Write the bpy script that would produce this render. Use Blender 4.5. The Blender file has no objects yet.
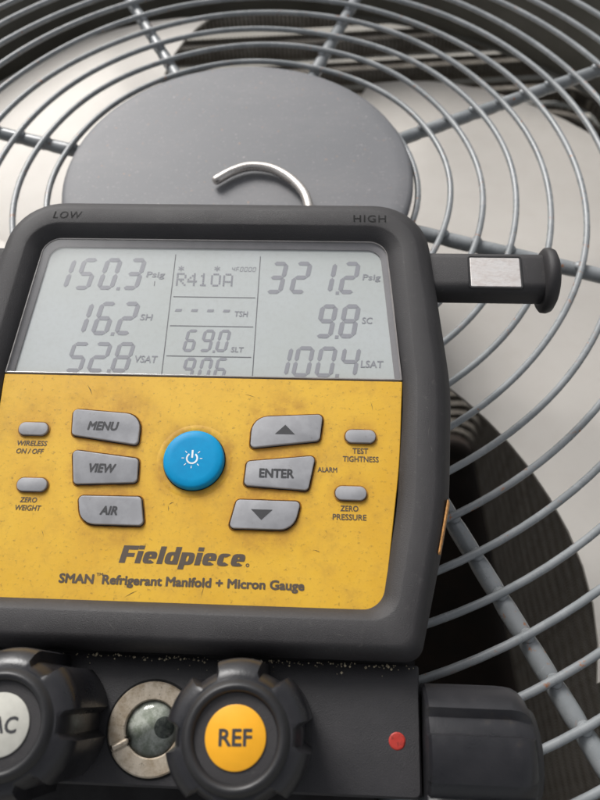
import bpy, bmesh, math, random
from mathutils import Vector, Matrix
random.seed(7)
R = math.radians
SC = bpy.context.scene
COL = SC.collection

# ------------------------------------------------------------------ camera
cam_d = bpy.data.cameras.new('camera')
cam = bpy.data.objects.new('camera', cam_d)
COL.objects.link(cam)
SC.camera = cam
cam.matrix_world = (Matrix.Translation((0, 0, .33)) @ Matrix.Rotation(.54627, 4, 'X')
                    @ Matrix.Rotation(-.054075, 4, 'Z'))
cam_d.sensor_fit = 'HORIZONTAL'
cam_d.sensor_width = 36
cam_d.lens = 729.66 / 600 * 36
cam_d.clip_start = .01
cam_d.clip_end = 200
cam_d.dof.use_dof = True
cam_d.dof.focus_distance = .318
cam_d.dof.aperture_fstop = 15

# ------------------------------------------------------------------ sky and sun
SUN_EL, SUN_AZ = 41, -26                      # azimuth from +Y towards +X
w = bpy.data.worlds.new('World')
SC.world = w
w.use_nodes = True
wn = w.node_tree
wn.nodes.clear()
sky = wn.nodes.new('ShaderNodeTexSky')
sky.sky_type = 'NISHITA'
sky.sun_disc = False
sky.sun_elevation = R(SUN_EL)
sky.sun_rotation = R(SUN_AZ)
sky.dust_density = 4
sky.air_density = 1.0
hs = wn.nodes.new('ShaderNodeHueSaturation')   # an overcast sky: hardly any blue left
hs.inputs['Saturation'].default_value = .18
bg = wn.nodes.new('ShaderNodeBackground')
bg.inputs['Strength'].default_value = .1
wo = wn.nodes.new('ShaderNodeOutputWorld')
wn.links.new(sky.outputs[0], hs.inputs['Color'])
wn.links.new(hs.outputs[0], bg.inputs['Color'])
wn.links.new(bg.outputs[0], wo.inputs['Surface'])
sd = bpy.data.lights.new('sun', 'SUN')
sd.energy = 1.9
sd.angle = R(24)
sd.color = (1, .98, .955)
sun = bpy.data.objects.new('sun', sd)
COL.objects.link(sun)
sv = Vector((math.sin(R(SUN_AZ)) * math.cos(R(SUN_EL)), math.cos(R(SUN_AZ)) * math.cos(R(SUN_EL)), math.sin(R(SUN_EL))))
sun.rotation_euler = sv.to_track_quat('Z', 'Y').to_euler()
sun.location = sv * 3
SC.view_settings.view_transform = 'Standard'
SC.view_settings.look = 'None'
SC.view_settings.exposure = 0.35
SC.view_settings.gamma = 1
SC.view_settings.use_curve_mapping = False
SC.cycles.max_bounces = 8
SC.cycles.transparent_max_bounces = 12
SC.cycles.caustics_reflective = False
SC.cycles.caustics_refractive = False

# ------------------------------------------------------------------ materials
MATS = {}


def srgb(r, g, b):
    f = lambda v: (v / 12.92 if v <= .04045 else ((v + .055) / 1.055) ** 2.4)
    return (f(r / 255), f(g / 255), f(b / 255), 1)


class NT:
    def __init__(s, name):
        s.m = bpy.data.materials.new(name)
        s.m.use_nodes = True
        s.t = s.m.node_tree
        s.b = s.t.nodes['Principled BSDF']
        s.tc = s.t.nodes.new('ShaderNodeTexCoord')
        MATS[name] = s.m

    def n(s, typ, **kw):
        o = s.t.nodes.new(typ)
        for k, v in kw.items():
            setattr(o, k, v)
        return o

    def l(s, a, b):
        s.t.links.new(a, b)

    def noise(s, scale, detail=4, rough=.6, sx=(1, 1, 1)):
        mp = s.n('ShaderNodeMapping')
        mp.inputs['Scale'].default_value = sx
        s.l(s.tc.outputs['Object'], mp.inputs['Vector'])
        o = s.n('ShaderNodeTexNoise')
        o.inputs['Scale'].default_value = scale
        o.inputs['Detail'].default_value = detail
        o.inputs['Roughness'].default_value = rough
        s.l(mp.outputs[0], o.inputs['Vector'])
        return o.outputs['Fac']

    def ramp(s, fac, a, b, va=0., vb=1.):
        o = s.n('ShaderNodeMapRange')
        o.interpolation_type = 'SMOOTHSTEP'
        o.inputs['From Min'].default_value = a
        o.inputs['From Max'].default_value = b
        o.inputs['To Min'].default_value = va
        o.inputs['To Max'].default_value = vb
        s.l(fac, o.inputs['Value'])
        return o.outputs[0]

    def mix(s, fac, a, b):
        o = s.n('ShaderNodeMix', data_type='RGBA')
        for v, i in ((fac, 0), (a, 6), (b, 7)):
            if isinstance(v, (int, float)):
                o.inputs[i].default_value = v
            elif isinstance(v, tuple):
                o.inputs[i].default_value = v
            else:
                s.l(v, o.inputs[i])
        return o.outputs[2]

    def mul(s, a, b):
        o = s.n('ShaderNodeMath', operation='MULTIPLY')
        for v, i in ((a, 0), (b, 1)):
            if isinstance(v, (int, float)):
                o.inputs[i].default_value = v
            else:
                s.l(v, o.inputs[i])
        return o.outputs[0]

    def col(s, v):
        if isinstance(v, tuple):
            s.b.inputs['Base Color'].default_value = v
        else:
            s.l(v, s.b.inputs['Base Color'])

    def rough(s, v):
        if isinstance(v, (int, float)):
            s.b.inputs['Roughness'].default_value = v
        else:
            s.l(v, s.b.inputs['Roughness'])

    def bump(s, h, strength, dist):
        o = s.n('ShaderNodeBump')
        o.inputs['Strength'].default_value = strength
        o.inputs['Distance'].default_value = dist
        s.l(h, o.inputs['Height'])
        s.l(o.outputs[0], s.b.inputs['Normal'])


def plain(name, c, rough=.5, metal=0., var=.12, scale=90, spec=.5):
    m = NT(name)
    n = m.noise(scale, 5)
    d = tuple(x * (1 - var) for x in c[:3]) + (1,)
    e = tuple(min(1, x * (1 + var)) for x in c[:3]) + (1,)
    m.col(m.mix(m.ramp(n, .3, .7), d, e))
    m.rough(m.ramp(n, .3, .7, rough * .85, min(1, rough * 1.15)))
    m.b.inputs['Metallic'].default_value = metal
    m.b.inputs['Specular IOR Level'].default_value = spec
    return m


# scuffed charcoal rubber of the gauge body
m = NT('charcoal_rubber')
n1, n2, n3 = m.noise(22, 5), m.noise(2600, 2), m.noise(260, 4, .7)
c = m.mix(m.ramp(n1, .35, .7), srgb(47, 45, 46), srgb(59, 57, 58))
c = m.mix(m.ramp(n3, .6, .76, 0, .55), c, srgb(84, 81, 79))
c = m.mix(m.ramp(m.noise(75, 6, .75), .62, .8, 0, .35), c, srgb(74, 67, 59))
m.col(c)
m.rough(m.ramp(n1, .3, .7, .5, .66))
m.bump(n2, .45, .0004)

# powder coated manifold block
m = NT('charcoal_block')
n1, n2 = m.noise(30, 5), m.noise(2400, 2, .6)
c = m.mix(m.ramp(n1, .35, .7), srgb(44, 43, 45), srgb(55, 53, 55))
c = m.mix(m.ramp(m.noise(330, 3, .7), .72, .8, 0, .4), c, srgb(110, 106, 104))
m.col(c)
m.rough(.55)
m.bump(n2, .5, .0003)

m = NT('black_plastic')
n1 = m.noise(45, 5)
m.col(m.mix(m.ramp(n1, .3, .75), srgb(32, 32, 34), srgb(44, 43, 44)))
m.rough(m.ramp(n1, .3, .7, .36, .55))
m.bump(m.noise(1200, 2), .2, .0002)

m = NT('knob_plastic')
n1 = m.noise(60, 5)
c = m.mix(m.ramp(n1, .3, .75), srgb(33, 33, 36), srgb(44, 43, 46))
c = m.mix(m.ramp(m.noise(120, 6, .75), .58, .8, 0, .4), c, srgb(80, 70, 54))
m.col(c)
m.rough(m.ramp(n1, .3, .7, .26, .42))
m.bump(m.noise(1300, 2), .25, .0002)

plain('void_plastic', srgb(22, 18, 18), .7)

# grimy yellow face: smudges, and dirt rubbed in round the keys
m = NT('yellow_face')
n1, n2, n3, n4 = m.noise(16, 6, .65), m.noise(520, 4, .7), m.noise(95, 6, .72), m.noise(28, 6, .8)
c = m.mix(m.ramp(n1, .3, .72), srgb(230, 183, 54), srgb(218, 167, 43))
c = m.mix(m.ramp(n3, .46, .8, 0, .45), c, srgb(172, 128, 46))
c = m.mix(m.ramp(n4, .5, .78, 0, .45), c, srgb(158, 120, 56))
c = m.mix(m.ramp(n2, .56, .72, 0, .6), c, srgb(128, 94, 42))
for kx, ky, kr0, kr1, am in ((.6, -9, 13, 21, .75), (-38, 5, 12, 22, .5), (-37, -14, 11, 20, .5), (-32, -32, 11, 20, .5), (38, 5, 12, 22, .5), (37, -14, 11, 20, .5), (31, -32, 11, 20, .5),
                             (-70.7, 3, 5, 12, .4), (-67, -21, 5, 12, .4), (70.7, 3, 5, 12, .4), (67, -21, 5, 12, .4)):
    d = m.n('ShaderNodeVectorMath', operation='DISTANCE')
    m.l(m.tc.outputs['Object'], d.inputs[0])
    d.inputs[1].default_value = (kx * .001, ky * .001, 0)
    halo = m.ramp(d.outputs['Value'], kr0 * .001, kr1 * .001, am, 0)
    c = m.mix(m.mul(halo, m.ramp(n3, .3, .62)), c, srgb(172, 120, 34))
m.col(c)
m.rough(m.ramp(n3, .3, .7, .42, .62))
m.bump(n2, .2, .0003)

m = NT('shaded_mustard_rim')  # yellow bevel's shade and dirt, both put into the mustard colour
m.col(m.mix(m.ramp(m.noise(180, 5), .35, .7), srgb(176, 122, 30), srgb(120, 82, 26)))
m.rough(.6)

m = NT('key_grey')
n1 = m.noise(140, 5)
c = m.mix(m.ramp(n1, .35, .7), srgb(150, 150, 153), srgb(164, 164, 167))
c = m.mix(m.ramp(m.noise(420, 4, .7), .64, .76, 0, .5), c, srgb(112, 104, 96))
m.col(c)
m.rough(.55)

m = NT('key_blue')
n1 = m.noise(160, 5)
c = m.mix(m.ramp(n1, .35, .7), srgb(0, 142, 196), srgb(0, 150, 204))
c = m.mix(m.ramp(m.noise(90, 5, .7), .66, .8, 0, .35), c, srgb(30, 110, 150))
m.col(c)
m.rough(.45)
m.b.inputs['Specular IOR Level'].default_value = .25
plain('ink_grey', srgb(86, 74, 62), .6)
plain('ink_dark', srgb(60, 60, 62), .6)
plain('ink_white', srgb(232, 238, 240), .6)
plain('black_gap', srgb(14, 13, 13), .8)
plain('scratch_dark', srgb(96, 78, 46), .7, var=.3)
plain('scratch_grey', srgb(80, 78, 76), .7, var=.3)
plain('orange_scuff', srgb(206, 148, 84), .6, var=.3, scale=400)
plain('white_label', srgb(196, 194, 184), .5)
plain('orange_label', srgb(250, 178, 36), .45, var=.05)
plain('grit', srgb(214, 200, 170), .8, var=.4, scale=900)

m = NT('lcd_back')
n1, n2 = m.noise(14, 3), m.noise(420, 3, .7)
c = m.mix(m.ramp(n1, .3, .7), srgb(186, 191, 188), srgb(193, 198, 198))
c = m.mix(m.ramp(n2, .4, .75, 0, .25), c, srgb(172, 174, 171))
m.col(c)
m.rough(.6)
plain('lcd_segment', srgb(146, 147, 153), .6, var=.05)
plain('lcd_line', srgb(104, 104, 108), .6, var=.05)
plain('lcd_frame', srgb(124, 122, 124), .7)
plain('clear_rim', srgb(140, 136, 134), .35)

m = NT('window_plastic')
t = m.t
t.nodes.remove(m.b)
tr = m.n('ShaderNodeBsdfTransparent')
gl = m.n('ShaderNodeBsdfGlossy')
gl.inputs['Roughness'].default_value = .14
fr = m.n('ShaderNodeFresnel')
fr.inputs['IOR'].default_value = 1.45
mx = m.n('ShaderNodeMixShader')
m.l(fr.outputs[0], mx.inputs[0])
m.l(tr.outputs[0], mx.inputs[1])
m.l(gl.outputs[0], mx.inputs[2])
m.l(mx.outputs[0], t.nodes['Material Output'].inputs['Surface'])

m = NT('sight_lens')
t = m.t
t.nodes.remove(m.b)
tr = m.n('ShaderNodeBsdfTransparent')
tr.inputs['Color'].default_value = (.93, .95, .92, 1)
gl = m.n('ShaderNodeBsdfGlossy')
gl.inputs['Roughness'].default_value = .08
fr = m.n('ShaderNodeFresnel')
fr.inputs['IOR'].default_value = 1.5
mx = m.n('ShaderNodeMixShader')
m.l(fr.outputs[0], mx.inputs[0])
m.l(tr.outputs[0], mx.inputs[1])
m.l(gl.outputs[0], mx.inputs[2])
m.l(mx.outputs[0], t.nodes['Material Output'].inputs['Surface'])

m = NT('sight_cup')
n1 = m.noise(150, 6, .75)
m.col(m.mix(m.ramp(n1, .38, .64), srgb(160, 166, 150), srgb(236, 236, 231)))
m.rough(.5)

m = NT('sight_core')
m.col(m.mix(m.ramp(m.noise(500, 5, .7), .4, .66), srgb(58, 64, 60), srgb(120, 126, 118)))
m.rough(.5)

m = NT('worn_brass')
n1, n2 = m.noise(160, 6, .7), m.noise(700, 4, .7)
c = m.mix(m.ramp(n1, .35, .68), srgb(206, 194, 176), srgb(160, 144, 122))
c = m.mix(m.ramp(n2, .58, .72, 0, .7), c, srgb(74, 62, 50))
m.col(c)
m.b.inputs['Metallic'].default_value = .45
m.rough(m.ramp(n1, .3, .7, .38, .58))
m.bump(n2, .3, .0003)

m = NT('scuffed_aluminium')
n1, n2 = m.noise(220, 6, .7, (1, 2, 1)), m.noise(900, 4, .7)
c = m.mix(m.ramp(n1, .35, .65), srgb(226, 222, 219), srgb(198, 191, 187))
c = m.mix(m.ramp(n2, .64, .74, 0, .7), c, srgb(120, 92, 70))
m.col(c)
m.b.inputs['Metallic'].default_value = .45
m.rough(m.ramp(n1, .3, .7, .34, .6))
m.bump(n1, .3, .0004)

m = NT('steel_hook')
n1 = m.noise(200, 5, .7)
m.col(m.mix(m.ramp(n1, .5, .75), srgb(214, 208, 202), srgb(176, 164, 152)))
m.b.inputs['Metallic'].default_value = 1
m.rough(m.ramp(n1, .3, .7, .2, .36))

m = NT('red_dab')
m.col(m.mix(m.ramp(m.noise(500, 4), .5, .72), srgb(188, 58, 48), srgb(132, 40, 34)))
m.rough(.5)

# guard wire: grey paint with rust flecks
m = NT('guard_paint')
n1, n2, n3 = m.noise(60, 5), m.noise(210, 4, .7), m.noise(28, 4)
c = m.mix(m.ramp(n1, .3, .7), srgb(132, 136, 138), srgb(148, 151, 153))
c = m.mix(m.ramp(n3, .45, .7, 0, .3), c, srgb(112, 114, 115))
rust = m.mul(m.ramp(n2, .6, .68), m.ramp(n3, .46, .56))
c = m.mix(rust, c, srgb(156, 108, 78))
m.col(c)
m.rough(m.ramp(n1, .3, .7, .2, .34))
m.bump(m.noise(600, 3), .25, .0003)

m = NT('cap_paint')
n1, n2, n3 = m.noise(9, 5, .6), m.noise(340, 4, .65), m.noise(120, 5, .7)
c = m.mix(m.ramp(n1, .32, .7), srgb(108, 109, 112), srgb(114, 114, 117))
c = m.mix(m.ramp(n3, .5, .8, 0, .12), c, srgb(100, 99, 101))
c = m.mix(m.ramp(n2, .6, .7, 0, .7), c, srgb(136, 134, 134))
c = m.mix(m.mul(m.ramp(m.noise(170, 4, .7), .66, .72), m.ramp(n1, .5, .6)), c, srgb(150, 118, 92))
c = m.mix(m.ramp(m.noise(620, 3, .6), .66, .72, 0, .8), c, srgb(176, 170, 166))
c = m.mix(m.ramp(m.noise(410, 3, .6), .68, .73, 0, .8), c, srgb(168, 132, 104))
c = m.mix(m.ramp(m.noise(6, 6, .75, (1, 3, 1)), .46, .74, 0, .4), c, srgb(134, 132, 132))
m.col(c)
m.rough(.55)
m.bump(m.noise(1500, 3), .3, .0004)

m = NT('fan_metal')
n1, n2 = m.noise(7, 4), m.noise(60, 4, .6, (1, 1, 4))
c = m.mix(m.ramp(n1, .3, .7), srgb(200, 195, 188), srgb(208, 203, 196))
c = m.mix(m.ramp(n2, .4, .9, 0, .2), c, srgb(186, 176, 166))
m.col(c)
m.b.inputs['Metallic'].default_value = .15
m.rough(.5)

m = NT('shroud_paint')
n1 = m.noise(14, 5)
m.col(m.mix(m.ramp(n1, .3, .7), srgb(84, 82, 74), srgb(100, 98, 90)))
m.rough(.5)

plain('cabinet_paint', srgb(128, 130, 128), .5)

# dusty fin stock
m = NT('coil_fins')
sp = m.n('ShaderNodeSeparateXYZ')
m.l(m.tc.outputs['Object'], sp.inputs[0])
ad = m.n('ShaderNodeMath', operation='ADD')
m.l(sp.outputs[0], ad.inputs[0])
m.l(sp.outputs[1], ad.inputs[1])
si = m.n('ShaderNodeMath', operation='SINE')
m.l(m.mul(ad.outputs[0], 1400), si.inputs[0])
n1, n2 = m.noise(35, 6, .75), m.noise(160, 5, .8)
c = m.mix(m.ramp(si.outputs[0], -.6, .9), srgb(102, 96, 89), srgb(190, 182, 170))
c = m.mix(m.ramp(n1, .42, .7, 0, .7), c, srgb(104, 97, 88))
c = m.mix(m.ramp(n2, .58, .72, 0, .8), c, srgb(200, 196, 188))
m.col(c)
m.rough(.75)
m.bump(si.outputs[0], .5, .0015)
plain('pan_dirt', srgb(48, 40, 35), .9, var=.4, scale=20)
plain('dead_leaf', srgb(122, 66, 40), .8, var=.3, scale=60)
plain('concrete', srgb(150, 146, 138), .9, var=.15, scale=6)


# ------------------------------------------------------------------ mesh helpers
def link(name, me, mat, parent=None, smooth=True):
    o = bpy.data.objects.new(name, me)
    COL.objects.link(o)
    if mat and not me.materials:
        me.materials.append(MATS[mat])
    if parent is not None:
        o.parent = parent
    if smooth:
        for p in me.polygons:
            p.use_smooth = True
    return o


def mesh(name, vs, fs, sharp=None):
    me = bpy.data.meshes.new(name)
    me.from_pydata([tuple(v) for v in vs], [], fs)
    me.update()
    bm = bmesh.new()
    bm.from_mesh(me)
    bmesh.ops.recalc_face_normals(bm, faces=bm.faces)
    if sharp is not None:
        for e in bm.edges:
            if len(e.link_faces) == 2 and e.calc_face_angle(0) > R(sharp):
                e.smooth = False
    bm.to_mesh(me)
    bm.free()
    return me


def rpoly(pts, rad, n=6):
    """rounded polygon, n+1 points per corner"""
    out = []
    k = len(pts)
    for i in range(k):
        p, a, b = Vector(pts[i]), Vector(pts[i - 1]), Vector(pts[(i + 1) % k])
        u, v = (a - p), (b - p)
        lu, lv = u.length, v.length
        u, v = u / lu, v / lv
        ang = u.angle(v)
        r = rad[i] if isinstance(rad, (list, tuple)) else rad
        tl = min(r / math.tan(ang / 2), lu * .48, lv * .48)
        r = tl * math.tan(ang / 2)
        s, e = p + u * tl, p + v * tl
        cdir = (u + v).normalized()
        cen = p + cdir * (r / math.sin(ang / 2))
        a0 = math.atan2(s.y - cen.y, s.x - cen.x)
        a1 = math.atan2(e.y - cen.y, e.x - cen.x)
        d = (a1 - a0 + math.pi) % (2 * math.pi) - math.pi
        for j in range(n + 1):
            t = a0 + d * j / n
            out.append((cen.x + r * math.cos(t), cen.y + r * math.sin(t)))
    return out


def inset(poly, d):
    out = []
    k = len(poly)
    A = sum(poly[i - 1][0] * poly[i][1] - poly[i][0] * poly[i - 1][1] for i in range(k))
    sg = 1 if A > 0 else -1
    for i in range(k):
        a, b = Vector(poly[i - 1]), Vector(poly[(i + 1) % k])
        t = (b - a).normalized()
        out.append((poly[i][0] - t.y * d * sg, poly[i][1] + t.x * d * sg))
    return out


MM = .001


def loft(name, layers, cap0=True, cap1=True, sharp=40, unit=MM, closed=True):
    """layers: list of (list of xy, z or list of z)"""
    vs, fs = [], []
    k = len(layers[0][0])
    for poly, z in layers:
        for i, p in enumerate(poly):
            zz = z[i] if isinstance(z, (list, tuple)) else z
            vs.append((p[0] * unit, p[1] * unit, zz * unit))
    for L in range(len(layers) - 1):
        for i in range(k if closed else k - 1):
            j = (i + 1) % k
            fs.append((L * k + i, L * k + j, (L + 1) * k + j, (L + 1) * k + i))
    if cap0:
        fs.append(tuple(range(k))[::-1])
    if cap1:
        o = (len(layers) - 1) * k
        fs.append(tuple(range(o, o + k)))
    return mesh(name, vs, fs, sharp)


def lathe(name, prof, n=64, unit=1., sharp=40, cap=True, cx=0, cy=0):
    """prof: list of (r,z); revolved about z"""
    vs, fs = [], []
    for r, z in prof:
        for i in range(n):
            a = 2 * math.pi * i / n
            vs.append(((cx + r * math.cos(a)) * unit, (cy + r * math.sin(a)) * unit, z * unit))
    for L in range(len(prof) - 1):
        for i in range(n):
            j = (i + 1) % n
            fs.append((L * n + i, L * n + j, (L + 1) * n + j, (L + 1) * n + i))
    if cap:
        fs.append(tuple(range(n))[::-1])
        o = (len(prof) - 1) * n
        fs.append(tuple(range(o, o + n)))
    return mesh(name, vs, fs, sharp)


def tube(name, path, rad, n=12, closed=False, sharp=60):
    path = [Vector(p) for p in path]
    vs, fs = [], []
    k = len(path)
    up = Vector((0, 0, 1))
    for i, p in enumerate(path):
        a = path[i - 1] if (i > 0 or closed) else p
        b = path[(i + 1) % k] if (i < k - 1 or closed) else p
        t = (b - a).normalized()
        s = t.cross(up)
        if s.length < 1e-4:
            s = Vector((1, 0, 0))
        s.normalize()
        u = s.cross(t)
        r = rad[i] if isinstance(rad, (list, tuple)) else rad
        for j in range(n):
            an = 2 * math.pi * j / n
            vs.append(p + s * r * math.cos(an) + u * r * math.sin(an))
    for i in range(k if closed else k - 1):
        q = (i + 1) % k
        for j in range(n):
            jj = (j + 1) % n
            fs.append((i * n + j, i * n + jj, q * n + jj, q * n + j))
    if not closed:
        fs.append(tuple(range(n))[::-1])
        fs.append(tuple(range((k - 1) * n, k * n)))
    return mesh(name, vs, fs, sharp)


def empty(name, mat4, label, cat, group=None):
    o = bpy.data.objects.new(name, None)
    COL.objects.link(o)
    o.empty_display_size = .02
    o.matrix_world = mat4
    o['label'] = label
    o['category'] = cat
    if group:
        o['group'] = group
    return o


def text_mesh(s, cx, cy, wd, ht, z, shear=0., bold=.02, space=1., ring=8, flat_y=1.):
    """lettering fitted to a box (mm); flat print, thickened by stamping it round a small circle"""
    cu = bpy.data.curves.new('lettering', 'FONT')
    cu.body = s
    cu.size = 1
    cu.shear = shear
    cu.space_character = space
    cu.resolution_u = 3
    cu.fill_mode = 'FRONT'
    o = bpy.data.objects.new('lettering', cu)
    COL.objects.link(o)
    dg = bpy.context.evaluated_depsgraph_get()
    me = bpy.data.meshes.new_from_object(o.evaluated_get(dg))
    bpy.data.objects.remove(o)
    V = [v.co.copy() for v in me.vertices]
    F = [tuple(p.vertices) for p in me.polygons]
    vs, fs = [], []
    offs = [(0, 0)] + [(bold * math.cos(2 * math.pi * k / ring), flat_y * bold * math.sin(2 * math.pi * k / ring)) for k in range(ring)] if bold > 0 else [(0, 0)]
    for q, (dx, dy) in enumerate(offs):
        o_ = len(vs)
        vs += [(v.x + dx, v.y + dy, q * .006) for v in V]
        fs += [tuple(o_ + i for i in f) for f in F]
    x0, x1 = min(v[0] for v in vs), max(v[0] for v in vs)
    y0, y1 = min(v[1] for v in vs), max(v[1] for v in vs)
    vs = [((cx + ((v[0] - x0) / (x1 - x0) - .5) * wd) * MM, (cy + ((v[1] - y0) / (y1 - y0) - .5) * ht) * MM, (z + v[2]) * MM) for v in vs]
    me2 = bpy.data.meshes.new('lettering')
    me2.from_pydata(vs, [], fs)
    me2.update()
    bpy.data.meshes.remove(me)
    return me2


def flat(name, polys, z):
    vs, fs = [], []
    for p in polys:
        o = len(vs)
        vs += [(x * MM, y * MM, z * MM) for x, y in p]
        fs.append(tuple(range(o, o + len(p))))
    return mesh(name, vs, fs)


# ================================================================== THE UNIT BELOW
CX, CY = -.0262, .3654            # axis of the fan guard
I4 = Matrix.Identity(4)
AT = Matrix.Translation((CX, CY, 0))

gnd = mesh('ground', [(-30, -30, -1.16), (30, -30, -1.16), (30, 30, -1.16), (-30, 30, -1.16)], [(0, 1, 2, 3)])
g = link('ground', gnd, 'concrete')
g['kind'] = 'structure'

# ---- cabinet: deck with a round opening, collar, pan, four walls
cab = empty('condenser_cabinet', Matrix.Translation((CX, CY, -1.15)),
            'grey outdoor condenser cabinet under the round wire guard, with its smooth dark collar', 'cabinet')
D0 = 1.15
n = 96
circ = lambda r: [(r * math.cos(2 * math.pi * i / n), r * math.sin(2 * math.pi * i / n)) for i in range(n)]


def sq(h):
    out = []
    for i in range(n):
        a = 2 * math.pi * i / n
        k = h / max(abs(math.cos(a)), abs(math.sin(a)))
        out.append((k * math.cos(a), k * math.sin(a)))
    return out


link('collar', loft('collar', [(circ(.398), D0 - .126), (circ(.402), D0 - .124), (circ(.4), D0 - .118), (circ(.402), D0 - .06), (circ(.412), D0 - .03),
                               (circ(.425), D0 - .016), (circ(.436), D0 - .0125)], False, False, 60, 1), 'shroud_paint', cab)
link('top_deck', loft('top_deck', [(circ(.436), D0 - .0125), (sq(.5), D0 - .0125), (sq(.506), D0 - .02), (sq(.506), D0 - .07)], False, False, 40, 1), 'cabinet_paint', cab)


def box(name, x0, x1, y0, y1, z0, z1, mat, parent, bev=0):
    me = loft(name, [([(x0, y0), (x1, y0), (x1, y1), (x0, y1)], z0), ([(x0, y0), (x1, y0), (x1, y1), (x0, y1)], z1)], True, True, 30, 1)
    return link(name, me, mat, parent, False)


for x0, y0 in ((-.5, -.5), (.46, -.5), (-.5, .46), (.46, .46)):
    box('corner_post', x0, x0 + .04, y0, y0 + .04, .019, D0 - .072, 'cabinet_paint', cab)
lv = loft('louver', [([(-.458, .0), (.458, .0), (.458, .0015), (-.458, .0015)], 0), ([(-.458, -.012), (.458, -.012), (.458, -.0105), (-.458, -.0105)], .012)], True, True, 30, 1)
for k in range(4):
    for i in range(20):                       # unseen louvered sides, thinned and left open to let daylight reach the coil
        o = link('louver', lv, 'cabinet_paint', cab, False)
        a_ = k * math.pi / 2
        o.rotation_euler = (0, 0, a_)
        o.location = (.49 * math.sin(a_), -.49 * math.cos(a_), .04 + i * .051)
box('base_pan', -.499, .499, -.499, .499, 0, .018, 'pan_dirt', cab)

# ---- coil: stacked rows bent round the four sides
coil = empty('condenser_coil', Matrix.Translation((CX, CY, -1.131)),
             'dark dusty ribbed coil lining the inside of the cabinet below the fan', 'coil')
path = rpoly([(-.41, -.41), (.41, -.41), (.41, .41), (-.41, .41)], .06, 7)
prof = [(0, -.0182), (0, -.009), (.011, -.008), (.013, -.005), (.013, .006), (.011, .0085), (0, .009), (0, .0124)]
rowm = loft('coil_row', [(inset(path, d), z) for d, z in prof], False, False, 40, 1)
for i in range(27):
    o = link('coil_row', rowm, 'coil_fins', coil)
    o.location = (0, 0, .032 + i * .0372)  # slits left between rows to let outside light in

# ---- fan
fan = empty('condenser_fan', Matrix.Translation((CX, CY, -.16)),
            'pale metal fan with broad sweeping blades seen through the wire guard', 'fan')


def blade(rot):
    vs, fs = [], []
    NU, NV = 26, 14
    for side in (0, 1):
        for v in range(NV + 1):
            t = v / NV
            r = .075 + (.362 - .075) * t
            a0 = -34 - 25 * t ** 1.6
            a1 = 68 + 10 * t - 8 * t * t
            for u in range(NU + 1):
                s = u / NU
                # rounded outer corners
                rr = r
                e = min(s, 1 - s)
                if t > .7:
                    rr = r - .014 * ((t - .7) / .3) ** 2 * max(0, 1 - e / .16) ** 2
                a = R(rot + a0 + (a1 - a0) * s)
                z = .080 - .072 * s - .014 * (4 * (s - .5) ** 2) ** 1.5 + .018 * (1 - t) * (s - .5)
                z += (-.0012 if side else .0012)
                vs.append((rr * math.cos(a), rr * math.sin(a), z))
    W = NU + 1
    N = W * (NV + 1)
    for v in range(NV):
        for u in range(NU):
            i = v * W + u
            fs.append((i, i + 1, i + W + 1, i + W))
            fs.append((N + i, N + i + W, N + i + W + 1, N + i + 1))
    for u in range(NU):
        for b in (0, NV * W):
            fs.append((b + u, b + u + 1, N + b + u + 1, N + b + u))
    for v in range(NV):
        for b in (0, NU):
            i = v * W + b
            fs.append((i, i + W, N + i + W, N + i))
    return mesh('blade', vs, fs, 50)


for k in (0, 156, 206):
    link('blade', blade(k), 'fan_metal', fan)
link('hub', lathe('hub', [(.03, -.03), (.085, -.026), (.09, -.01), (.09, .02), (.084, .028), (.03, .032)], 48), 'fan_metal', fan)
link('motor', lathe('motor', [(.02, .034), (.07, .036), (.076, .042), (.076, .118), (.07, .126), (.04, .138)], 48), 'void_plastic', fan)

# ---- dead leaves on the pan
for x, y, rz, lb in ((.14, .02, .6, 'curled brown leaf lying on the cabinet floor, nearer the coil'),
                     (.085, .055, 2.1, 'curled brown leaf lying on the cabinet floor, nearer the gauge')):
    pts = []
    for i in range(15):
        t = i / 14
        wv = .022 * math.sin(math.pi * t) ** .7 * (1 + .35 * math.sin(11 * t))
        pts.append((t * .085 - .04, wv, .012 * math.sin(3 * t)))
    vs = [(a, b, c2 + abs(b) * .5) for a, b, c2 in pts] + [(a, 0, c2) for a, b, c2 in pts] + [(a, -b, c2 + abs(b) * .3) for a, b, c2 in pts]
    fs = [(r * 15 + i, r * 15 + i + 1, (r + 1) * 15 + i + 1, (r + 1) * 15 + i) for r in (0, 1) for i in range(14)]
    o = link('dead_leaf', mesh('dead_leaf', vs, fs), 'dead_leaf')
    o.location = (x, y, -1.128)
    o.rotation_euler = (0, 0, rz)
    o['label'] = lb
    o['category'] = 'leaf'

# ---- wire guard
guard = empty('fan_guard', AT, 'round grey wire fan guard with concentric rings and radial rods', 'guard')
RW = .00195
r_in, dr = .12935 - .020706, .020706
radii = [r_in + dr * k for k in range(15)]
for r in radii:
    ph = random.uniform(0, 6)
    pts = []
    N = 150
    for i in range(N):
        a = 2 * math.pi * i / N
        rr = r + .0005 * math.sin(3 * a + ph) + .0003 * math.sin(8 * a + 2 * ph)
        pts.append((rr * math.cos(a), rr * math.sin(a), .0005 * math.sin(4 * a + ph)))
    link('ring', tube('ring', pts, RW, 10, True), 'guard_paint', guard)
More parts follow.
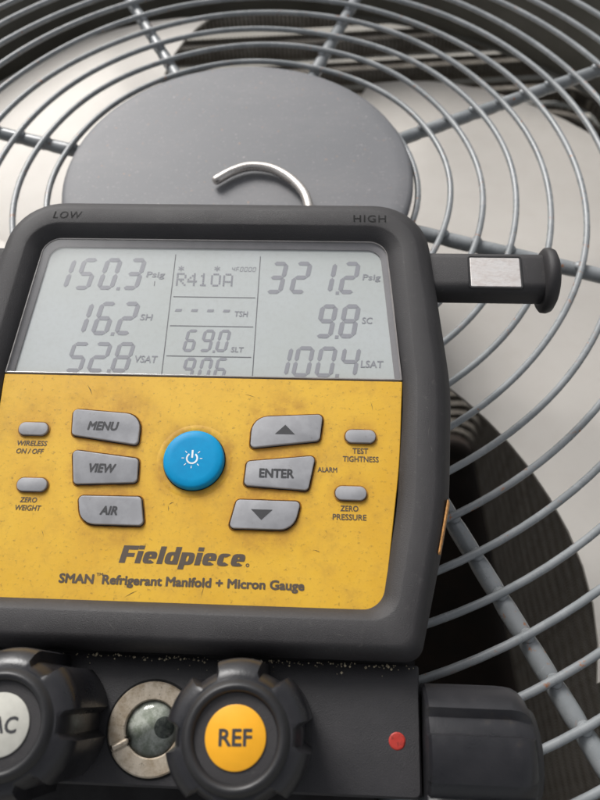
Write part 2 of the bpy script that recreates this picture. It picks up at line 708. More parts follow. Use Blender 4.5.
# rods below the rings, pinched where each ring is welded on
xs, rs = [], []
x = .06
while x < .425:
    d = min(abs(x - r) for r in radii)
    xs.append(x)
    rs.append(.0046 - .0005 * math.exp(-(d / .0028) ** 2))
    x += .0022
rodm = tube('rod', [(x, 0, 0) for x in xs], rs, 12)
bm = bmesh.new()
bm.from_mesh(rodm)
for r in radii:                                   # weld beads under each ring
    bmesh.ops.create_icosphere(bm, subdivisions=2, radius=1, matrix=Matrix.Translation((r + random.uniform(-.0003, .0003), random.uniform(-.0004, .0004), .0042))
                               @ Matrix.Diagonal((.0036, .0034, .0022, 1)))
bm.to_mesh(rodm)
bm.free()
for k in range(8):
    o = link('rod', rodm, 'guard_paint', guard)
    o.location = (0, 0, -.0064)
    o.rotation_euler = (0, 0, R(22.5 + 45 * k))
cap = link('cap_plate', lathe('cap_plate', [(.1085, .0024), (.1105, .0026), (.1118, .0045), (.1116, .007), (.1103, .0089), (.108, .0098), (.1, .0103), (.07, .0112), (.03, .0118), (.004, .012)],
                               96, 1, 50, True, -.006, .0005), 'cap_paint', guard)
cap['label'] = 'plain grey round plate in the middle of the guard'

# ================================================================== THE GAUGE
EX = Vector((.9961129, -.08808569, 0))
EY = Vector((.08698616, .98367897, .15750905))
EN = Vector((-.01387429, -.15689679, .98751754))
PO = Vector((-.04591594, .14963885, .055))
DM = Matrix(((EX.x, EY.x, EN.x, PO.x), (EX.y, EY.y, EN.y, PO.y), (EX.z, EY.z, EN.z, PO.z), (0, 0, 0, 1)))
DI = DM.inverted()
dev = empty('manifold_gauge', DM, 'digital refrigerant manifold gauge with yellow face and charcoal body, lying on the fan guard', 'gauge')


def bottom_z(x, y):
    """local z (mm) of the surface the gauge rests on, below local x,y"""
    wy = PO.y + (x * EX.y + y * EY.y) * MM
    zb = .0028 + max(0, wy) * .038
    return (zb - PO.z - y * MM * EY.z) / EN.z / MM


def out6(T, M, N, B, rt, rb, n=10):
    pts = [T, M, N, B]
    return rpoly([(-x, y) for x, y in pts] + pts[::-1], [rt, 160, 160, rb, rb, 160, 160, rt], n)


sil = out6((101, 125.4), (110.8, 28), (107.6, -28), (94.5, -86), 27, 7)
o2 = out6((100.2, 124.2), (110.1, 28), (106.9, -28), (93.9, -85.4), 26.5, 7)
o3 = out6((98, 121.2), (107.5, 27), (104.6, -27), (92.6, -84), 25, 6.5)
oc = out6((95, 117.2), (104.2, 26), (101.8, -26), (90.6, -81.8), 23, 6)
oc2 = out6((93.7, 115.4), (102.6, 26), (100.2, -26), (89.2, -80.2), 21, 7)
ic2 = out6((89, 108.2), (95.2, 26), (93.2, -26), (84.9, -72.4), 16, 12)
ic = out6((88.2, 107.4), (94.4, 26), (92.4, -26), (84.1, -71.6), 15, 11)
sl = out6((85.6, 105), (92, 26), (89.4, -26), (81.8, -69.6), 12, 10)
pe = out6((82.2, 101.9), (89.6, 27), (86, -26), (79.4, -67.6), 9, 9)
bez = loft('bezel', [(sil, -9), (sil, -5), (o2, -2), (o3, 1.8), (oc, 4.6), (oc2, 5), (ic2, 5), (ic, 4.7), (sl, 2.6), (pe, .2), (pe, -4)], False, False, 60)
bezel = link('bezel', bez, 'charcoal_rubber', dev)
bk = out6((95, 116), (103, 28), (99, -28), (88, -82), 24, 8)
si2 = inset(sil, 1.2)
hs_layers = [(si2, -8.2), (si2, -16), (bk, [max(-60, bottom_z(x, y)) for x, y in bk])]
link('housing', loft('housing', hs_layers, True, True, 40), 'black_plastic', dev)

# faceplate
fp = rpoly([(-88.9, 29.6), (-87.2, -8), (-80.3, -67.8), (80.3, -67.8), (87.2, -8), (88.9, 29.6)], [.4, 300, 9, 9, 300, .4], 8)
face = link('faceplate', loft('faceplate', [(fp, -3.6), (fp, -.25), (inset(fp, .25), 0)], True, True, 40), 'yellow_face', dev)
face['label'] = 'grimy yellow faceplate with grey keys'

# display: backing, frame and clear window
ow = rpoly([(-88.9, 29.6), (88.9, 29.6), (82.6, 102.2), (-82.6, 102.2)], [.4, .4, 9, 9], 10)
lcd = link('display', loft('display', [(inset(ow, -.4), -5), (inset(ow, -.4), -2.7)], True, True, 40), 'lcd_back', dev)
lcd['label'] = 'pale grey liquid crystal display with faint digits'
fr_o, fr_i = rpoly([(-88.6, 30.5), (88.6, 30.5), (82.3, 101.9), (-82.3, 101.9)], [.4, .4, 8.7, 8.7], 10), \
    rpoly([(-86.2, 27.5), (86.2, 27.5), (79.6, 98.6), (-79.6, 98.6)], [.4, .4, 7, 7], 10)
link('display_frame', loft('display_frame', [(fr_o, -.7), (inset(fr_o, .4), -.7), (fr_i, -2.0), (fr_i, -2.69)], False, False, 40), 'lcd_frame', lcd)
rim = rpoly([(-88.8, 30.2), (88.8, 30.2), (82.5, 102.1), (-82.5, 102.1)], [.4, .4, 8.9, 8.9], 10)
link('window_rim', loft('window_rim', [(rim, -.7), (rim, .25), (inset(rim, .45), .25), (inset(rim, .7), -.1)], False, False, 30), 'clear_rim', lcd)
link('window', loft('window', [(inset(rim, .55), -.12)], False, True, 40), 'window_plastic', lcd, False)

# ---- seven segment digits
SEG = {'0': 'abcdef', '1': 'bc', '2': 'abged', '3': 'abgcd', '4': 'fgbc', '5': 'afgcd', '6': 'afgedc', '7': 'abc', '8': 'abcdefg', '9': 'abcdfg', '-': 'g', 'F': 'aefg', 'U': 'bcdef', 'P': 'abefg'}


def digit(ch, cx, cy, h, wd, z=-2.6, slant=.16, th=None):
    t = th or h * .122
    g_ = t * .06
    H2, W2 = h / 2, wd / 2
    P = []
    def hs_(y, dy):     # horizontal bar, dy: taper direction
        return [(-W2 + t * .5 + g_, y), (-W2 + t + g_, y + t / 2), (W2 - t - g_, y + t / 2), (W2 - t * .5 - g_, y), (W2 - t - g_, y - t / 2), (-W2 + t + g_, y - t / 2)]
    def vs_(x, y0, y1):
        return [(x, y0 + g_), (x + t / 2, y0 + t / 2 + g_), (x + t / 2, y1 - t / 2 - g_), (x, y1 - g_), (x - t / 2, y1 - t / 2 - g_), (x - t / 2, y0 + t / 2 + g_)]
    top, mid, bot = H2 - t / 2, 0, -H2 + t / 2
    L_, R_ = -W2 + t / 2, W2 - t / 2
    M = dict(a=hs_(top, 0), g=hs_(mid, 0), d=hs_(bot, 0), b=vs_(R_, mid, top), c=vs_(R_, bot, mid), f=vs_(L_, mid, top), e=vs_(L_, bot, mid))
    for s in SEG[ch]:
        P.append([(cx + x + y * slant, cy + y) for x, y in M[s]])
    return P


def put_digits(chars, h, wd):
    for ch, cx, cy in chars:
        link('digit', flat('digit', digit(ch, cx, cy, h, wd), -2.6), 'lcd_segment', lcd, False)


def dot(x, y, s, name='decimal_point'):
    link(name, flat(name, [[(x - s, y - s), (x + s, y - s), (x + s * 1.2, y + s), (x - s * .8, y + s)]], -2.6), 'lcd_segment', lcd, False)


bh, bw = 17.6, 8.2
put_digits([('1', -71.6, 83.9), ('5', -60.6, 83.9), ('0', -49.2, 84.1), ('3', -37.4, 84.2)], bh, bw)
dot(-44.2, 75.9, .8)
put_digits([('1', -59.5, 60), ('6', -48.6, 60), ('2', -37.6, 60.2)], bh, bw)
dot(-43.6, 51.9, .8)
put_digits([('5', -58.2, 39.8), ('2', -47.9, 40), ('8', -37.2, 40.2)], 15.2, bw)
dot(-42.8, 33.2, .8)
put_digits([('3', 31, 83.2), ('2', 42.3, 83.4), ('1', 54.2, 83.6), ('2', 65.2, 83.7)], bh, bw)
dot(59.6, 75.3, .8)
put_digits([('9', 54.9, 60.4), ('8', 65.4, 60.6)], bh, bw)
dot(59.7, 52.3, .8)
put_digits([('1', 35.2, 39.6), ('0', 44.9, 39.7), ('0', 55.2, 39.8), ('4', 65.8, 40)], 15.2, bw)
dot(60.2, 33, .8)
put_digits([('6', -7, 49.2), ('9', .7, 49.3), ('0', 8, 49.4)], 11.4, 5.4)
dot(4.1, 43.8, .55)
put_digits([('9', -6.6, 34.9), ('0', .9, 35), ('6', 7.9, 35.1)], 11.4, 5.4)
for x in (-14.1, -6.6, .9, 8.4):
    link('dash', flat('dash', [[(x - 1.7, 64.2), (x + 1.3, 64.2), (x + 1.7, 65.5), (x - 1.3, 65.5)]], -2.6), 'lcd_segment', lcd, False)
# dot matrix refrigerant name
DMX = {'R': ['####.', '#...#', '#...#', '####.', '#.#..', '#..#.', '#...#'],
       '4': ['...#.', '..##.', '.#.#.', '#..#.', '#####', '...#.', '...#.'],
       '1': ['..#..', '.##..', '..#..', '..#..', '..#..', '..#..', '.###.'],
       '0': ['.###.', '#...#', '#...#', '#...#', '#...#', '#...#', '.###.'],
       'A': ['.###.', '#...#', '#...#', '#...#', '#####', '#...#', '#...#']}
for ch, cx in zip('R410A', (-14.5, -9.2, -3.9, 2, 7.8)):
    P = []
    for r_, row in enumerate(DMX[ch]):
        for c_, v in enumerate(row):
            if v == '#':
                x, y = cx + (c_ - 2) * .95, 81.5 + (3 - r_) * 1.02
                P.append([(x - .42, y - .44), (x + .42, y - .44), (x + .42, y + .44), (x - .42, y + .44)])
    link('dot_matrix_letter', flat('dot_matrix_letter', P, -2.6), 'lcd_segment', lcd, False)
for cx, cy in ((-15.1, 87.5), (2.2, 87.7)):      # little star icons
    P = []
    for k in range(3):
        a = math.pi * k / 3 + .5
        ux, uy = math.cos(a), math.sin(a)
        P.append([(cx + ux * 1.5 - uy * .22, cy + uy * 1.5 + ux * .22), (cx - ux * 1.5 - uy * .22, cy - uy * 1.5 + ux * .22),
                  (cx - ux * 1.5 + uy * .22, cy - uy * 1.5 - ux * .22), (cx + ux * 1.5 + uy * .22, cy + uy * 1.5 - ux * .22)])
    for q, p_ in enumerate(P):
        pass
    me = flat('star_icon', P[:1], -2.6)
    vs, fs = [], []
    for q, p_ in enumerate(P):
        o_ = len(vs)
        vs += [(x * MM, y * MM, (-2.6 + .02 * q) * MM) for x, y in p_]
        fs.append((o_, o_ + 1, o_ + 2, o_ + 3))
    link('star_icon', mesh('star_icon', vs, fs), 'lcd_segment', lcd, False)
P = []
for k, ch in enumerate('4F0000'):
    P += digit(ch, 10 + k * 2.0, 87.5, 2.6, 1.5, th=.3)
link('small_symbols', flat('small_symbols', P, -2.6), 'lcd_segment', lcd, False)
for s, cx, cy, wd, ht in (('Psig', -27, 83.5, 9, 4.1), ('SH', -28.8, 60.9, 5.9, 3.2), ('VSAT', -26.4, 39.4, 10.4, 3.5), ('Psig', 75.6, 83.6, 8.6, 4.1), ('SC', 73.6, 61, 4.9, 3.3),
                          ('LSAT', 75.8, 39, 10.2, 3.5), ('TSH', 15.4, 63.4, 6.2, 2.9), ('SLT', 14.8, 45, 5.8, 2.6), ('LLT', 14.8, 30.2, 5.4, 2.6)):
    link('unit_text', text_mesh(s, cx, cy, wd, ht, -2.6, .1, .012), 'lcd_segment', lcd, False)
ln = lambda x0, y0, x1, y1, t: [(x0, y0 - t), (x1, y1 - t), (x1, y1 + t), (x0, y0 + t)]
for y in (72.05, 56.7, 41.25):
    link('divider_line', flat('divider_line', [ln(-17.3, y, 21.4, y, .19)], -2.6), 'lcd_line', lcd, False)
for x, y0, y1 in ((-18.5, 26, 95.4), (22.5, 26, 94.8)):
    link('divider_line', flat('divider_line', [[(x - .19, y0), (x + .19, y0), (x + .19, y1), (x - .19, y1)]], -2.6), 'lcd_line', lcd, False)
link('small_mark', flat('small_mark', [ln(-27.2, 79, -26.9, 79, 1.3)], -2.6), 'lcd_line', lcd, False)


# ---- keys
def make_key(poly, legend_me, ink, h=1.6, name='key', mat='key_grey', rimw=.95, label=None):
    k = link(name, loft(name, [(poly, -.3), (poly, h - .42), (inset(poly, .12), h - .12), (inset(poly, .42), h)], True, True, 22), mat, dev)
    ro, ri = inset(poly, -rimw), inset(poly, -.32)
    link('key_rim', loft('key_rim', [(ro, -.1), (inset(ro, .25), .35), (inset(ri, -.3), .4), (ri, .02)], False, False, 60), 'shaded_mustard_rim', k)
    link('key_gap', loft('key_gap', [(inset(ri, -.1), .06), (inset(poly, .1), .06)], False, False, 60), 'black_gap', k)
    if legend_me:
        link('legend', legend_me, ink, k, False)
    if label:
        k['label'] = label
    return k


KH = 1.6
tz = KH + .06


def mir(p, s):
    q = [(-x, y) for x, y in p] if s < 0 else list(p)
    return q if s > 0 else q


K1 = [(54.5, 12.9), (24.3, 11.0), (24.1, -3.0), (53.4, 1.0)]
K2 = [(51.9, -5.8), (23.1, -9.0), (22.5, -19.4), (49.2, -20.8)]
K3 = [(46.4, -25.7), (20.0, -25.5), (17.5, -37.5), (43.8, -37.5)]
R1, R2, R3 = [2, 8, 1.8, 2], [1.8, 1.8, 1.8, 1.8], [1.8, 1.8, 1.8, 8]
neg = lambda p: [(-x, y) for x, y in p]
tri = lambda cx, cy, w_, h_, s: flat('legend', [[(cx - w_ / 2, cy - s * h_ / 2), (cx + w_ / 2, cy - s * h_ / 2), (cx, cy + s * h_ / 2)]], tz)
make_key(rpoly(neg(K1), R1, 6), text_mesh('MENU', -40.1, 5.2, 13.6, 4.1, tz, .18, .042), 'ink_dark')
make_key(rpoly(neg(K2), R2, 6), text_mesh('VIEW', -37.8, -13.7, 11.6, 4.0, tz, .18, .042), 'ink_dark')
make_key(rpoly(neg(K3), R3, 6), text_mesh('AIR', -32.6, -31.7, 7.4, 3.8, tz, .18, .042), 'ink_dark')
make_key(rpoly(K1, R1, 6), tri(38.6, 5.5, 8.6, 4.3, 1), 'ink_dark')
make_key(rpoly(K2, R2, 6), text_mesh('ENTER', 35.9, -14, 14.6, 4.0, tz, 0, .042), 'ink_dark')
make_key(rpoly(K3, R3, 6), tri(30.6, -31.7, 8.9, 4.4, -1), 'ink_dark')
for cx, cy in ((-70.7, 3.4), (-66.9, -21.5), (70.7, 3.4), (66.9, -21.5)):
    pl = rpoly([(cx - 6.4, cy - 2.9), (cx + 6.4, cy - 2.9), (cx + 6.4, cy + 2.9), (cx - 6.4, cy + 2.9)], 2.88, 8)
    make_key(pl, None, None, 1.5, 'oval_key', 'key_grey', .45)
# round power key
pk = link('power_key', lathe('power_key', [(12.9, -.3), (12.9, 1.8), (12.5, 2.6), (11.6, 3.1), (9, 3.25), (.01, 3.3)], 64, MM, 60, True, .6, -9), 'key_blue', dev)
pk['label'] = 'large round blue power key'
link('key_gap', lathe('key_gap', [(13.3, .05), (12.8, .05)], 64, MM, 60, False, .6, -9), 'black_gap', pk)
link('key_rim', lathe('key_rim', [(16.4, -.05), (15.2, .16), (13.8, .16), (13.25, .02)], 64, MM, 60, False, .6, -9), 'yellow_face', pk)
P = []
sx, sy = .15, -8.9
arc = [R(a) for a in range(125, 416, 10)]
for a, b in zip(arc[:-1], arc[1:]):
    P.append([(sx + r * math.cos(t), sy + r * math.sin(t)) for r, t in ((1.85, a), (2.55, a), (2.55, b), (1.85, b))])
P.append([(sx - .38, sy + .2), (sx + .38, sy + .2), (sx + .38, sy + 3.6), (sx - .38, sy + 3.6)])
for a in (0, 45, 135, 180, 225, 270, 315):
    c_, s_ = math.cos(R(a)), math.sin(R(a))
    P.append([(sx + r * c_ - q * s_, sy + r * s_ + q * c_) for r, q in ((3.3, .17), (3.3, -.17), (4.4, -.17), (4.4, .17))])
link('power_symbol', flat('power_symbol', P, 3.36), 'ink_white', pk, False)

# ---- printing on the face
for s, cx, cy, wd, ht, sh, bo in (('WIRELESS', -70.5, -2.9, 13.2, 2.3, .12, .02), ('ON / OFF', -70.8, -6.5, 12, 2.3, .12, .02),
                                  ('ZERO', -67.6, -27.8, 7.2, 2.25, .12, .02), ('WEIGHT', -67.2, -31.2, 11, 2.35, .12, .02),
                                  ('TEST', 70.7, -2.8, 6.6, 2.5, 0, .02), ('TIGHTNESS', 70.9, -6.4, 15.1, 2.5, 0, .02), ('ALARM', 57, -11.4, 8.2, 2.2, 0, .02),
                                  ('ZERO', 66.4, -27.7, 7.4, 2.4, 0, .02), ('PRESSURE', 66.5, -31.3, 13.8, 2.5, 0, .02)):
    link('legend', text_mesh(s, cx, cy, wd, ht, .07, sh, bo), 'ink_grey', face, False)
def logo_mesh(x0, x1, base, xh, z):
    """heavy slanted brand lettering drawn from strokes: bowls are rounded rings, stems are bars"""
    P = []
    w_, g_ = .43, .1
    cap_h, slant = 1.42, .2

    def ring(cx, wd, a0, a1, n_=22):
        out = []
        def pt(t, rx, ry, e=.62):
            c_, s_ = math.cos(R(t)), math.sin(R(t))
            return (cx + rx * math.copysign(abs(c_) ** e, c_), .5 + ry * math.copysign(abs(s_) ** e, s_))
        ox, oy, ix, iy = wd / 2, .5, wd / 2 - w_, .5 - .27
        for k in range(n_):
            t0, t1 = a0 + (a1 - a0) * k / n_, a0 + (a1 - a0) * (k + 1) / n_
            out.append([pt(t0, ix, iy), pt(t0, ox, oy), pt(t1, ox, oy), pt(t1, ix, iy)])
        return out

    bar = lambda xa, xb, ya, yb: [[(xa, ya), (xb, ya), (xb, yb), (xa, yb)]]
    x = 0.
    for ch in 'Fieldpiece':
        if ch == 'F':
            P += bar(x, x + .46, 0, cap_h) + bar(x + .455, x + 1.16, cap_h - .34, cap_h) + bar(x + .455, x + 1.0, .5, .82)
            x += 1.08
        elif ch == 'i':
            P += bar(x, x + w_, 0, 1) + bar(x, x + w_, 1.12, cap_h + .02)
            x += w_
        elif ch == 'l':
            P += bar(x, x + w_, 0, cap_h)
            x += w_
        elif ch == 'd':
            P += ring(x + .52, 1.04, 0, 360) + bar(x + 1.04 - w_, x + 1.04, 0, cap_h)
            x += 1.04
        elif ch == 'p':
            P += ring(x + .52, 1.04, 0, 360) + bar(x, x + w_, -.36, 1)
            x += 1.04
        elif ch == 'e':
            P += ring(x + .5, 1.0, 0, 318) + bar(x + .3, x + .98, .4, .58)
            x += 1.0
        elif ch == 'c':
            P += ring(x + .48, .96, 38, 322)
            x += .92
        x += g_
    W_ = x - g_
    k = (x1 - x0 - slant * xh * cap_h * .5) / W_
    vs, fs = [], []
    for q, p in enumerate(P):
        o_ = len(vs)
        vs += [((x0 + px * k + py * xh * slant) * MM, (base + py * xh) * MM, (z + .0006 * q) * MM) for px, py in p]
        fs.append(tuple(range(o_, o_ + 4)))
    return mesh('brand_lettering', vs, fs)


link('brand_lettering', logo_mesh(-26.2, 25.0, -52.6, 5.0, .06), 'ink_grey', face, False)
link('registered_mark', lathe('registered_mark', [(.75, .07), (.35, .07)], 16, MM, 40, False, 26.0, -52.0), 'ink_grey', face, False)
link('caption', text_mesh('SMAN  Refrigerant Manifold + Micron Gauge', -.2, -59.9, 98.6, 5.0, .07, 0, .042), 'ink_grey', face, False)
link('trademark', text_mesh('TM', -33.2, -57.4, 2.6, 1.1, .07, 0, .02), 'ink_grey', face, False)

# ---- scratches and scuffs
def streak(name, x0, y0, x1, y1, t, z, mat, par):
    d = Vector((x1 - x0, y1 - y0)).normalized()
    nx, ny = -d.y * t, d.x * t
    mx_, my_ = (x0 + x1) / 2 + nx * 1.2, (y0 + y1) / 2 + ny * 1.2
    link(name, flat(name, [[(x0, y0), (mx_ - nx, my_ - ny), (x1, y1), (mx_ + nx, my_ + ny)]], z), mat, par, False)


for a in ((-50.5, 25, -47.5, 20, .22), (-35.8, 8.2, -34.6, 10.6, .12), (-8.4, -28.3, -6.2, -27, .16), (-8.6, -28.5, -8.2, -31, .16), (8.5, -65, 9.2, -61, .12), (-22, -66, -17, -63.2, .14),
          (52, -45, 55, -46, .12), (-60, -40, -58.6, -43, .1), (20, 22, 25, 20.6, .1), (75, 20, 76, 15.5, .1)):
    streak('scratch', *a, .06, 'scratch_dark', face)
for a in ((15.5, -74, 15.2, -79, .12), (-27.5, -75, -22, -79.6, .14), (-46, -73.6, -43, -75.6, .12), (-5, 112.5, -4, 108.5, .13), (-3.2, 112.8, -3, 109, .1), (30, 111.5, 36, 110.8, .1),
          (98.8, 2, 99.6, 8.5, .12), (98, 16, 99, 15, .2), (99.5, -1, 100.2, -4.5, .14), (60, -77.5, 66, -78.1, .14), (-95, 62, -96, 54, .14)):
    streak('scratch', *a, 5.06, 'scratch_grey', bezel)
sc_ = link('bare_scuff', loft('bare_scuff', [([(107.6, -22), (107.9, -24), (103.4, -45), (102.9, -46)], -3.2), ([(106.3, -23), (106.8, -24), (102.6, -44), (101.8, -45)], .9)], True, True), 'orange_scuff', bezel, False)
sc_['label'] = 'orange scuffed strip on the right edge'

# ---- LOW and HIGH on the rim: flat black letters, painted as the engraving's shade
for s, cx, cy, wd, ht in (('LOW', -71.6, 112.1, 14, 4.0), ('HIGH', 74.3, 111.6, 15.4, 4.0)):
    link('rim_lettering', text_mesh(s, cx, cy, wd, ht, 5.07, .15 if s == 'LOW' else .0, .008, 1.15), 'black_gap', bezel, False)

# ---- side handles: boxy stubs with a round end flange
def handle(sgn):
    sec = rpoly([(-9.9, -8), (11.8, -8), (11.8, 8), (-9.9, 8)], 4.6, 6)          # section: along y and z of the gauge
    vs, fs = [], []
    xs_ = [0, 1, 57, 58.2]
    sc_ = [.96, 1, 1, .97]
    k = len(sec)
    for x, q in zip(xs_, sc_):
        vs += [(sgn * (101 + x) * MM, (88.3 + p[0] * q) * MM, (-11 + p[1] * q) * MM) for p in sec]
    for L in range(3):
        for i in range(k):
            j = (i + 1) % k
            fs.append((L * k + i, L * k + j, (L + 1) * k + j, (L + 1) * k + i))
    fs += [tuple(range(k)), tuple(range(3 * k, 4 * k))]
    o = link('handle', mesh('handle', vs, fs, 40), 'charcoal_rubber', dev)
    fl = link('end_flange', lathe('end_flange', [(11, 55.4), (14.2, 55.6), (15.4, 56.6), (15.6, 58.6), (14.9, 60.4), (12.4, 61.8), (8, 62.4), (.5, 62.6)], 48, MM, 50), 'charcoal_rubber', o)
    fl.matrix_local = Matrix.Translation((sgn * 101 * MM, 88.6 * MM, -11 * MM)) @ Matrix.Rotation(R(90 * sgn), 4, 'Y')
    return o


hr = handle(1)
handle(-1)
# metal plate let into the top of the right handle
fr_ = rpoly([(120.8, 78.9), (146.2, 78.9), (146.2, 96.9), (120.8, 96.9)], 1.6, 4)
link('plate_frame', loft('plate_frame', [(fr_, -3.1), (inset(fr_, .3), -2.55), (inset(fr_, .8), -2.55), (inset(fr_, 1.1), -2.9)], False, True, 30), 'black_plastic', hr)
pp = inset(fr_, 1.15)
link('metal_plate', loft('metal_plate', [(pp, -3.0), (pp, -2.82), (inset(pp, .2), -2.7)], False, True, 30), 'scuffed_aluminium', hr)

# ---- manifold block below the display
bl = [(-100, -87), (-100, -133.4), (94.6, -133.4), (94.6, -87)]
bp = rpoly(bl, [1, 2, 2, 1], 5)
def blz(z_top):
    return [z_top - (2.8 if y > -92 else 0) for x, y in bp]
low = [min(-24, bottom_z(x, y)) for x, y in bp]
bmz = loft('manifold_block', [(bp, -40), (bp, [(-12.4 if y > -92 else -10.4) for x, y in bp]), (inset(bp, .8), [(-11.8 if y > -92 else -9.6) for x, y in bp]),
                              ([(x * .9915, -93.6 if y > -92 else y + .9) for x, y in bp], -9.4)], True, True, 30)
block = link('manifold_block', bmz, 'charcoal_block', dev)
fo = rpoly([(-92, -133.6), (-92, -168), (80, -168), (80, -133.6)], 3, 5)
link('port_skirt', loft('port_skirt', [(fo, -46), (fo, -31), (inset(fo, 1.5), -29.5)], True, True, 40), 'void_plastic', dev)  # near-black colour stands in for the shade below the block
for x in (-60, -20, 20, 60):
    me = lathe('hose_port', [(6, 0), (6.4, .5), (6.4, 9), (8, 9.5), (8, 15), (5, 15.5), (5, 26)], 24, MM, 40)
    o = link('hose_port', me, 'worn_brass', dev)
    o.matrix_local = Matrix.Translation((x * MM, -168 * MM, -37.8 * MM)) @ Matrix.Rotation(R(90), 4, 'X')
# seam filler between bezel and block
sm = rpoly([(-93, -80), (-93, -90), (93.2, -90), (93.2, -80)], 1, 3)
link('seam', loft('seam', [(sm, -30), (sm, -13.4)], True, True, 40), 'void_plastic', dev)

# grit caught in the seam
vs, fs = [], []
for i in range(260):
    x = random.uniform(-80, 93)
    y = random.gauss(-87.7, .5)
    if random.random() < .12:
        y = random.uniform(-93, -80)
        x = random.uniform(-60, 92)
    s = random.choice((.2, .25, .3, .35, .45, .6)) * random.uniform(.7, 1.1)
    z = -12 + random.uniform(0, 2.5) if y > -90 else -10.3
    if y > -86:
        continue
    o_ = len(vs)
    for k in range(6):
        ax = [(1, 0, 0), (-1, 0, 0), (0, 1, 0), (0, -1, 0), (0, 0, 1), (0, 0, -1)][k]
        j = random.uniform(.6, 1.3)
        vs.append(((x + ax[0] * s * j) * MM, (y + ax[1] * s * j) * MM, (z + ax[2] * s * j) * MM))
    for f_ in ((0, 2, 4), (2, 1, 4), (1, 3, 4), (3, 0, 4), (2, 0, 5), (1, 2, 5), (3, 1, 5), (0, 3, 5)):
        fs.append(tuple(o_ + q for q in f_))
gr = link('seam_grit', mesh('seam_grit', vs, fs), 'grit', dev, False)
gr['kind'] = 'stuff'


# ---- valve knobs
def knob_mesh(h=42, Rk=25, gd=3.4, nl=6, phase=0.):
    n_ = 180
    def gv(a):
        u = (a * nl / (2 * math.pi) + .5) % 1 - .5          # groove centred at u=0
        d_ = abs(u)
        return min(1, max(0, (.18 - d_) / .022))
    lay = [(Rk - 1.4, 0, 1), (Rk, 1, 1), (Rk, h - 9, 1), (Rk - .5, h - 6, 1), (Rk - 1.8, h - 3.6, .9), (Rk - 4, h - 1.6, .45), (Rk - 6.4, h - .5, .0)]
    layers = []
    for r, z, gk in lay:
        layers.append(([((r - gd * gk * gv(2 * math.pi * i / n_ + phase)) * math.cos(2 * math.pi * i / n_),
                         (r - gd * gk * gv(2 * math.pi * i / n_ + phase)) * math.sin(2 * math.pi * i / n_)) for i in range(n_)], z))
    return loft('valve_knob', layers, True, True, 35)


def make_knob(mat_loc, h, phase, label, lab_mat=None, txt=None, rot=0):
    k = link('valve_knob', knob_mesh(h, phase=phase), 'knob_plastic', dev)
    k.matrix_local = mat_loc
    k['label'] = label
    link('cap_ring', lathe('cap_ring', [(18.2, h - .8), (17.2, h + .6), (16.4, h + 1.9), (15.6, h + 2.2), (14.6, h + 1.9), (13.9, h + .6), (13.5, h - .3)], 72, MM, 70, False), 'black_plastic', k)
    link('cap_floor', lathe('cap_floor', [(13.7, h - .4), (13.7, h - .15), (.01, h - .15)], 72, MM, 60), 'charcoal_rubber', k)
    if lab_mat:
        link('label_disc', lathe('label_disc', [(10, h - .2), (10, h + .35), (9.7, h + .5), (.01, h + .5)], 64, MM, 60), lab_mat, k)
        link('label_text', text_mesh(txt[0], txt[1], 0, txt[2], txt[3], h + .56, txt[4], .025), 'ink_dark', k, False)
    return k


T3 = lambda x, y, z: Matrix.Translation((x * MM, y * MM, z * MM))
make_knob(T3(29.3, -113, -9.4) @ Matrix.Rotation(R(2), 4, 'Z'), 42, R(0), 'front knob with orange REF label', 'orange_label', ('REF', 0, 11, 5.3, 0))
make_knob(T3(-49.6, -112.2, -9.4) @ Matrix.Rotation(R(2), 4, 'Z'), 42, R(0), 'front knob with pale VAC label', 'white_label', ('VAC', 0, 12.6, 5.3, .1))
make_knob(T3(95.4, -117.6, -17) @ Matrix.Rotation(R(90), 4, 'Y'), 40, R(28), 'side knob at the right end of the block')
make_knob(T3(-100.8, -117.6, -17) @ Matrix.Rotation(R(-90), 4, 'Y'), 40, R(28), 'side knob at the left end of the block')

# ---- sight glass
SX, SY, SZ = -7.6, -113.3, -9.4
sg = link('sight_glass', lathe('sight_glass', [(16.9, -.4), (16.9, .9), (16.3, 1.5), (10.6, 1.5), (10.1, 1.0), (10.0, -.2)], 72, MM, 35, False), 'worn_brass', dev)
sg.matrix_local = T3(SX, SY, SZ)
sg['label'] = 'round sight glass with worn brass ring'
link('ring_gap', lathe('ring_gap', [(17.8, .03), (16.8, .03)], 64, MM, 60, False), 'black_gap', sg)
link('cup', lathe('cup', [(10.05, .06), (9.6, .08), (6, .1), (.01, .12)], 48, MM, 60, True), 'sight_cup', sg)
link('indicator', lathe('indicator', [(3.9, .13), (3.2, .3), (1.8, .42), (.01, .45)], 32, MM, 80, True, 4.6, .6), 'sight_core', sg)
link('lens', lathe('lens', [(10.0, .5), (9, 1.6), (6.8, 2.6), (3.5, 3.2), (.01, 3.4)], 48, MM, 80, False), 'sight_lens', sg)
nt = rpoly([(-6, -1.7), (2, -1.7), (2, 1.7), (-6, 1.7)], [.5, 1.6, 1.6, .5], 5)
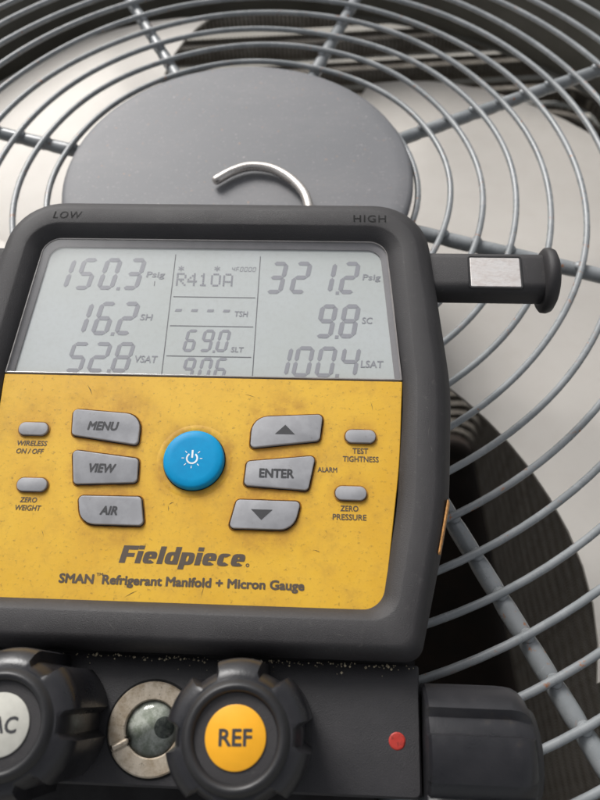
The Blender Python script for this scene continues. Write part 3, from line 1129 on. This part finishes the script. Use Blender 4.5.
o = link('slot', loft('slot', [(nt, 1.53), (inset(nt, .5), 1.1), (inset(nt, .7), 1.56)], False, False, 40), 'black_gap', sg)
o.matrix_local = T3(-9.6, -4.9, 0) @ Matrix.Rotation(R(27), 4, 'Z')
o = link('slot_pin', loft('slot_pin', [(inset(nt, .6), 1.3), (inset(nt, .7), 2.0), (inset(nt, 1.1), 2.3)], False, True, 60), 'worn_brass', sg)
o.matrix_local = T3(-9.6, -4.9, 0) @ Matrix.Rotation(R(27), 4, 'Z')

# ---- red sealing dab
rd = link('red_dab', lathe('red_dab', [(3.2, -.1), (3.1, .12), (2.5, .24), (1.2, .16), (.01, .12)], 28, MM, 60, True), 'red_dab', dev)
rd.matrix_local = T3(85.6, -114, SZ)
rd['label'] = 'round red dab on the block'

# ---- steel hook behind the gauge
hp = [(-.0448, .3523, .0165), (-.0345, .3596, .0165), (-.0233, .3633, .0165), (-.0102, .3604, .0165), (.0006, .3515, .0165), (.0084, .3391, .0168), (.0112, .327, .0175), (.0118, .309, .020), (.0105, .285, .026), (.009, .262, .032)]
def catmull(P, m=7):
    P = [Vector(p) for p in P]
    Q = [P[0] * 2 - P[1]] + P + [P[-1] * 2 - P[-2]]
    out = []
    for i in range(1, len(Q) - 2):
        for j in range(m):
            t = j / m
            a, b, c_, d = Q[i - 1], Q[i], Q[i + 1], Q[i + 2]
            out.append(.5 * ((2 * b) + (c_ - a) * t + (2 * a - 5 * b + 4 * c_ - d) * t * t + (3 * b - a - 3 * c_ + d) * t ** 3))
    out.append(P[-1])
    return out


hpts = [DI @ p for p in catmull(hp)]
rad_h = [.0029] * len(hpts)
rad_h[0] = .0016
d0 = (hpts[0] - hpts[1]).normalized()
hpts = [hpts[0] + d0 * .0016, hpts[0] + d0 * .0013, hpts[0] + d0 * .0005] + hpts[1:]
rad_h = [.0008, .0019, .0027] + [.0029] * (len(hpts) - 3)
hk = link('hook', tube('hook', hpts, rad_h, 16), 'steel_hook', dev)
hk['label'] = 'bent steel hanging hook'
